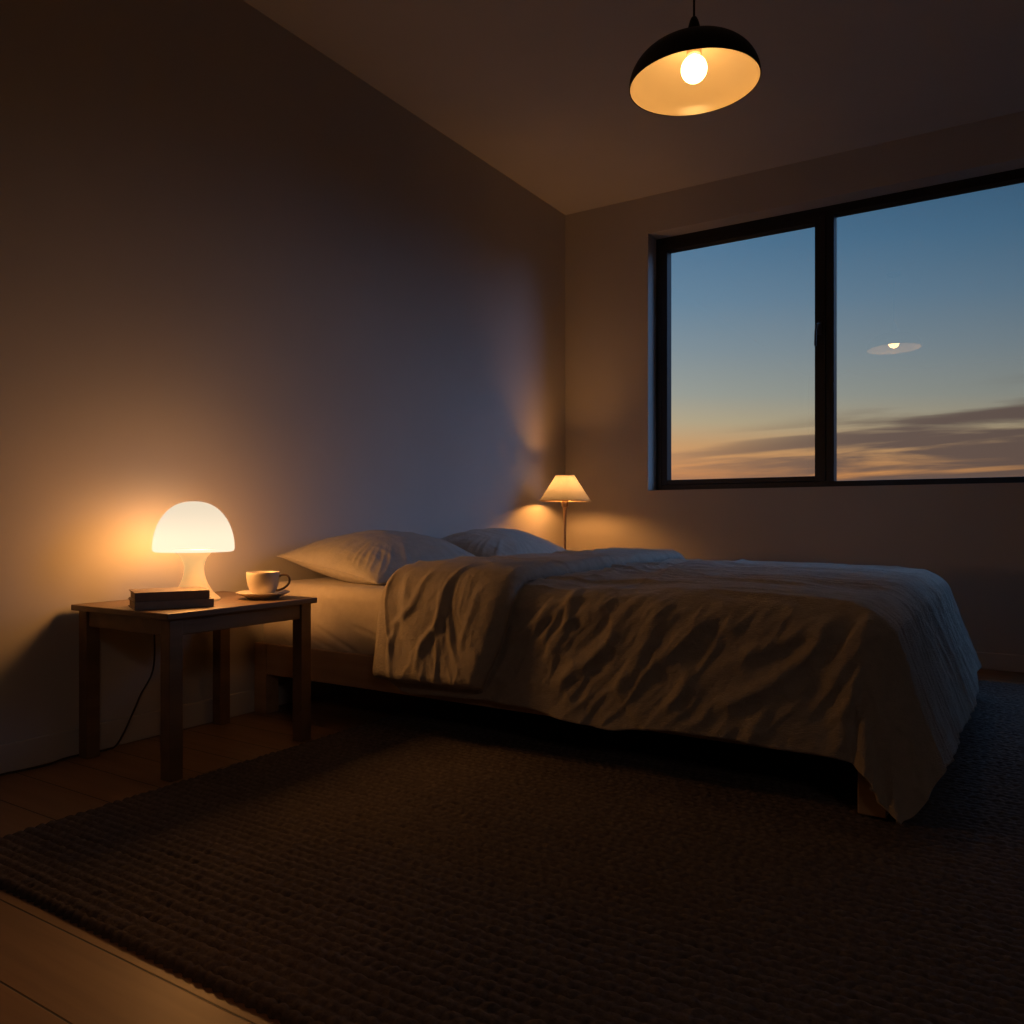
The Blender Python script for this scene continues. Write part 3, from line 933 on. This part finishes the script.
def offset_surface(X, Y, Z, h):
    P = np.stack([X, Y, Z], -1)
    du = np.gradient(P, axis=0); dv = np.gradient(P, axis=1)
    n = np.cross(du, dv)
    n /= np.linalg.norm(n, axis=-1, keepdims=True) + 1e-12
    flip = np.sign(n[n.shape[0] // 3, n.shape[1] // 2, 2])
    return P + n * flip * h[..., None]

def make_duvet():
    t = thing('duvet', 'rumpled grey linen duvet spread over the bed with its head end folded back', 'duvet', (XF - 0.8, (YN + YFAR) / 2, ZT))
    org = np.array([XF - 0.8, (YN + YFAR) / 2, ZT])
    Lh = 0.312
    ns_, nt_ = 330, 400
    s = np.linspace(-1.715, XF + 0.335, ns_)
    tt = np.linspace(YN - Lh, YFAR + Lh, nt_)
    S, Tt = np.meshgrid(s, tt, indexing='ij')
    # uneven hems
    S = S + np.clip((S - XF) / 0.33, 0, 1) * (vnoise(Tt * 3, Tt * 0, 21) - .5) * 0.04
    near = np.clip((YN - Tt) / Lh, 0, 1)
    Tt = Tt + near * (fbm(S * 3.1, S * 0, 22) - .5) * 0.05
    S = S - near * 0.012 * np.exp(-((S + 1.715) / 0.12) ** 2)
    Tt = Tt + near ** 2 * 0.05 * np.clip(1 - (S + 1.715) / 0.13, 0, 1) ** 2
    X, Y, Z, A, B, q0 = base_surface(S, Tt)
    side = sstep(0.02, 0.10, B) * (Tt < 2.5)
    sidef = sstep(0.02, 0.10, B) * (Tt > 2.5)
    foot = sstep(0.02, 0.10, A)
    top = (1 - np.maximum(sstep(0.0, 0.08, A), sstep(0.0, 0.08, B)))
    h = ridge_field(S, Tt, BODY_FOLDS)
    # secondary diagonal folds on the near side, running down towards the head
    u = S * 0.62 + (Tt) * 0.78; v = S * 0.78 - Tt * 0.62
    dn = ridged(u * 4.5 + 3 * fbm(S * 3, Tt * 3, 2), v * 24 + 2.5 * fbm(S * 4, Tt * 4, 5), 51, 2.0)
    h += side * (1 - foot) * (1 - 0.55 * near) * 0.0095 * (dn - .4)
    h += side * (1 - foot) * (1 - 0.6 * near) * 0.0045 * (ridged(u * 9 + 2 * fbm(S * 7, Tt * 7, 57), v * 48 + 2.0 * fbm(S * 9, Tt * 9, 58), 59, 2.0) - .4)
    h += side * 0.020 * (fbm(S * 5 + Tt * 4, Tt * 3, 61) - .5)
    # top: low rumples stretched along the bed, stronger towards the middle
    w = Tt + 0.10 * (fbm(S * 2.2, Tt * 2.2, 70) - .5)
    rip = ridged(S * 1.7, w * 13, 71, 2) - .4
    rip2 = ridged(S * 3.5 + Tt, w * 26, 73, 2) - .4
    wrt = np.clip(top + foot * 0.9 * (1 - side), 0, 1)
    h += wrt * (0.0105 * rip + 0.0050 * rip2)
    h += wrt * 0.016 * (fbm(S * 3, Tt * 5, 75) - .5)
    # a small tucked peak on top near the middle
    h += top * 0.020 * np.exp(-(((S + 0.92) / 0.07) ** 2 + ((Tt - 2.42) / 0.05) ** 2))
    # transverse bunching behind the folded-back end
    h += top * 0.013 * (ridged(S * 9 + 1.5 * fbm(S * 3, Tt * 4, 81), Tt * 2.5, 82, 2) - .3) * (1 - sstep(-1.15, -0.65, S))
    # vertical folds over the foot end and the hanging corners
    h += foot * (1 - 0.5 * side) * (1 - 0.75 * np.clip((S - XF) / 0.33, 0, 1)) * 0.011 * (ridged(Tt * 8 + 0.5 * fbm(S * 4, Tt * 4, 90), S * 2, 91, 1.5) - .45)
    corner = sstep(0.05, 0.22, A) * sstep(0.05, 0.22, B)
    h += corner * 0.006 * (ridged(np.arctan2(A, B + 1e-6) * 3.2, q0 * 2, 95, 1.5) - .45)
    # puffed feel: slight quilt dome
    h += top * 0.012 * np.sin(np.clip((Tt - YN) / (YFAR - YN), 0, 1) * PI)
    h += 0.005 * (ridged(S * 9 + Tt * 7 + 2 * fbm(S * 6, Tt * 6, 101), Tt * 9 - S * 6, 102, 2) - .4) * (0.5 + 0.5 * side)
    h -= 0.022 * near ** 2 * (1 - foot)
    h += 0.008
    P = offset_surface(X, Y, Z, h)
    lowz = P[..., 2]
    P[..., 2] = np.where(lowz < 0.07, 0.032 + 0.038 * np.exp((lowz - 0.07) / 0.038), lowz)
    o = grid_mesh('cover', P - org, M['duvet'], t)
    sm = o.modifiers.new('thick', 'SOLIDIFY'); sm.thickness = 0.010; sm.offset = -1.0 
    # ---- folded-back end
    Lf = 0.262
    ns2, nt2 = 120, 400
    s2 = np.linspace(0, 1, ns2)
    tt2 = np.linspace(YN - Lf, YFAR + Lf, nt2)
    K, Tf = np.meshgrid(s2, tt2, indexing='ij')
    hang = np.clip((YN - Tf) / Lf, 0, 1)
    left = -1.728 - 0.010 * hang + 0.02 * (fbm(Tf * 2.5, Tf * 0, 31) - .5)
    right = -1.235 - 0.10 * np.clip((Tf - YN) / 1.6, 0, 1) - 0.085 * hang ** 1.3 + 0.03 * (fbm(Tf * 4, Tf * 0, 32) - .5)
    Sf = left + (right - left) * K
    Tf2 = Tf + hang * (fbm(Sf * 6, Sf * 0, 33) - .5) * 0.02
    X, Y, Z, A, B, q0 = base_surface(Sf, Tf2)
    dl = (Sf - left); dr = (right - Sf)
    prof = np.sqrt(np.clip(1 - (1 - np.clip(dl / 0.055, 0, 1)) ** 2, 0, 1)) * (0.12 + 0.88 * np.sqrt(np.clip(1 - (1 - np.clip(dr / 0.045, 0, 1)) ** 2, 0, 1)))
    hem = np.clip((Tf - (YN - Lf)) / 0.03, 0, 1) * np.clip(((YFAR + Lf) - Tf) / 0.03, 0, 1)
    prof = prof * (0.45 + 0.55 * np.sqrt(np.clip(1 - (1 - hem) ** 2, 0, 1)))
    side = sstep(0.02, 0.10, B) * (Tf < 2.5)
    top = 1 - sstep(0.0, 0.08, B)
    h = 0.012 + 0.046 * prof
    wr = ridge_field(Sf, Tf2, FOLD_FOLDS)
    wr = wr + side * 0.010 * (ridged(Sf * 16 + 2 * fbm(Sf * 5, Tf * 5, 36), Tf * 2.6, 37, 2) - .4)
    wr = wr + side * 0.0045 * (ridged(Sf * 34 + Tf * 6 + 3 * fbm(Sf * 8, Tf * 8, 46), Tf * 5, 47, 2) - .4)
    wr = wr + top * (0.010 * (ridged(Sf * 2.0 + Tf * .5, Tf * 9 + 1.5 * fbm(Sf * 4, Tf * 4, 38), 39, 2) - .4) + 0.016 * (fbm(Sf * 6, Tf * 4, 40) - .5))
    wr = wr + top * 0.010 * (ridged(Sf * 14, Tf * 3.5, 44, 2) - .4) * (1 - sstep(0.0, 0.14, dr))
    h = h + wr * (0.3 + 0.7 * prof)
    h = np.maximum(h, 0.012)
    P2 = offset_surface(X, Y, Z, h)
    o2 = grid_mesh('folded_back_end', P2 - org, M['duvet'], t)
    o2['label'] = 'head end of the duvet folded back on itself'
    sm = o2.modifiers.new('thick', 'SOLIDIFY'); sm.thickness = 0.006; sm.offset = -1.0
    # stitched hem bead along the visible edges of the folded end
    bead = [P2[k, 0] for k in range(0, ns2, 2)] + [P2[-1, j] for j in range(0, nt2, 2)]
    bm = bmesh.new(); add_tube(bm, [tuple(p - org) for p in bead], 0.0018, 6)
    obj('hem_seam', bm, M['duvet'], o2, True)
make_duvet()

# ------------------------------------------------------------------ sky (world)
def make_world():
    w = bpy.data.worlds.new('dusk_sky'); scene.world = w
    w.use_nodes = True
    nt = w.node_tree; nt.nodes.clear()
    out = N(nt, 'ShaderNodeOutputWorld'); bg = N(nt, 'ShaderNodeBackground')
    nt.links.new(bg.outputs[0], out.inputs[0])
    tc = N(nt, 'ShaderNodeTexCoord')
    sep = N(nt, 'ShaderNodeSeparateXYZ'); nt.links.new(tc.outputs['Generated'], sep.inputs[0])
    def math_(op, a, b=None, c=None, clamp=False):
        n = N(nt, 'ShaderNodeMath', operation=op); n.use_clamp = clamp
        for i, v in enumerate((a, b, c)):
            if v is None: continue
            if isinstance(v, (int, float)): n.inputs[i].default_value = v
            else: nt.links.new(v, n.inputs[i])
        return n.outputs[0]
    z = sep.outputs['Z']
    az = math_('ARCTAN2', sep.outputs['X'], sep.outputs['Y'])        # 0 straight through the window, negative to the left
    # small tilt of the colour bands with azimuth
    el = math_('ADD', z, math_('MULTIPLY', az, 0.05))
    el = math_('ADD', el, 0.012)
    ramp = N(nt, 'ShaderNodeValToRGB')
    stops = [(0.0, (150, 95, 62)), (0.045, (222, 146, 82)), (0.085, (203, 156, 108)), (0.112, (182, 166, 136)), (0.145, (155, 158, 150)), (0.195, (131, 146, 155)),
             (0.25, (104, 133, 156)), (0.31, (79, 118, 149)), (0.375, (58, 98, 132)), (0.42, (60, 102, 140)), (0.54, (112, 160, 214)), (1.0, (122, 170, 224))]
    cr = ramp.color_ramp
    while len(cr.elements) < len(stops): cr.elements.new(0.5)
    for e, (p, c) in zip(cr.elements, stops):
        e.position = p; e.color = (*lin(c), 1)
    nt.links.new(el, ramp.inputs[0])
    # cloud bars low over the horizon
    comb = N(nt, 'ShaderNodeCombineXYZ')
    nt.links.new(math_('MULTIPLY', az, 3.0), comb.inputs[0])
    nt.links.new(math_('MULTIPLY', math_('ADD', z, math_('MULTIPLY', az, -0.03)), 42.0), comb.inputs[1])
    no = N(nt, 'ShaderNodeTexNoise'); no.inputs['Scale'].default_value = 1.0; no.inputs['Detail'].default_value = 6; no.inputs['Roughness'].default_value = 0.55
    no.inputs['Distortion'].default_value = 0.4
    nt.links.new(comb.outputs[0], no.inputs['Vector'])
    band = N(nt, 'ShaderNodeMapRange', interpolation_type='SMOOTHSTEP')
    band.inputs['From Min'].default_value = 0.100; band.inputs['From Max'].default_value = 0.062
    nt.links.new(math_('SUBTRACT', z, math_('MULTIPLY', math_('ADD', az, 0.4), 0.14)), band.inputs['Value'])
    cl = N(nt, 'ShaderNodeMapRange', interpolation_type='SMOOTHSTEP')
    cl.inputs['From Min'].default_value = 0.42; cl.inputs['From Max'].default_value = 0.60
    nt.links.new(math_('ADD', no.outputs['Fac'], math_('MULTIPLY', math_('ADD', az, 0.35), 0.22)), cl.inputs['Value'])
    rightw = N(nt, 'ShaderNodeMapRange', interpolation_type='SMOOTHSTEP')
    rightw.inputs['From Min'].default_value = -0.42; rightw.inputs['From Max'].default_value = -0.12
    rightw.inputs['To Min'].default_value = 0.45; rightw.inputs['To Max'].default_value = 0.95
    nt.links.new(az, rightw.inputs['Value'])
    fac = math_('MULTIPLY', math_('MULTIPLY', band.outputs[0], cl.outputs[0]), rightw.outputs[0])
    mx = N(nt, 'ShaderNodeMix', data_type='RGBA')
    nt.links.new(fac, mx.inputs['Factor']); nt.links.new(ramp.outputs[0], mx.inputs['A'])
    mx.inputs['B'].default_value = (*lin((108, 90, 84)), 1)
    # faint high wisp
    # darker towards the right
    dark = N(nt, 'ShaderNodeMapRange')
    dark.inputs['From Min'].default_value = -0.42; dark.inputs['From Max'].default_value = 0.05
    dark.inputs['To Min'].default_value = 1.24; dark.inputs['To Max'].default_value = 0.80
    nt.links.new(az, dark.inputs['Value'])
    ground = N(nt, 'ShaderNodeMapRange'); ground.inputs['From Min'].default_value = -0.03; ground.inputs['From Max'].default_value = 0.0
    ground.inputs['To Min'].default_value = 0.05; ground.inputs['To Max'].default_value = 1.0
    nt.links.new(z, ground.inputs['Value'])
    zen = N(nt, 'ShaderNodeMapRange', interpolation_type='SMOOTHSTEP'); zen.inputs['From Min'].default_value = 0.40; zen.inputs['From Max'].default_value = 0.58
    zen.inputs['To Min'].default_value = 1.0; zen.inputs['To Max'].default_value = 2.8
    nt.links.new(z, zen.inputs['Value'])
    nt.links.new(mx.outputs['Result'], bg.inputs[0])
    nt.links.new(math_('MULTIPLY', math_('MULTIPLY', dark.outputs[0], ground.outputs[0]), zen.outputs[0]), bg.inputs[1])
make_world()

# ------------------------------------------------------------------ lights
def sun(name, direction, energy, color, angle):
    l = bpy.data.lights.new(name, 'SUN'); l.energy = energy; l.color = color; l.angle = angle
    o = bpy.data.objects.new(name, l); link(o)
    o.rotation_euler = Vector(direction).to_track_quat('-Z', 'Y').to_euler()
    return o
sun('blue_dusk_light', (-0.80, -0.56, -0.30), 0.72, (0.26, 0.50, 1.0), math.radians(30))

def spot(name, loc, target, energy, color, size, blend, radius):
    l = bpy.data.lights.new(name, 'SPOT'); l.energy = energy; l.color = color
    l.spot_size = math.radians(size); l.spot_blend = blend; l.shadow_soft_size = radius
    o = bpy.data.objects.new(name, l); link(o); o.location = loc
    o.rotation_euler = (Vector(target) - Vector(loc)).to_track_quat('-Z', 'Y').to_euler()
    return o
# unseen spots added behind the camera: front floor patch, fill for the rug
spot('added_floor_spot', (-1.20, -0.45, 1.25), (-1.06, 0.56, 0.0), 4.2, (1.0, 0.33, 0.055), 30, 1.0, 0.05)  # added spot for the warm patch on the front floor
spot('added_fill_spot', (1.9, -1.3, 2.2), (-1.0, 0.95, 0.0), 13.0, (1.0, 0.72, 0.56), 62, 1.0, 0.25)  # added fill that lifts the rug and table legs

# ------------------------------------------------------------------ camera
cam = bpy.data.cameras.new('camera')
cam.sensor_width = 36.0; cam.sensor_fit = 'HORIZONTAL'
cam.lens = 811.0 / 1024.0 * 36.0
cam.shift_y = (520 - 512) / 1024.0
cam.clip_start = 0.05
co = bpy.data.objects.new('camera', cam); link(co)
co.location = (0, 0, 0.70)
co.rotation_euler = (PI / 2, 0, YAW)
scene.camera = co

scene.view_settings.view_transform = 'Standard'
scene.view_settings.look = 'None'
scene.view_settings.exposure = 0.0
cy = scene.cycles
cy.use_denoising = True
cy.denoiser = 'OPENIMAGEDENOISE'
cy.max_bounces = 8
cy.diffuse_bounces = 5
cy.transparent_max_bounces = 12
cy.sample_clamp_indirect = 4.0
cy.caustics_reflective = False
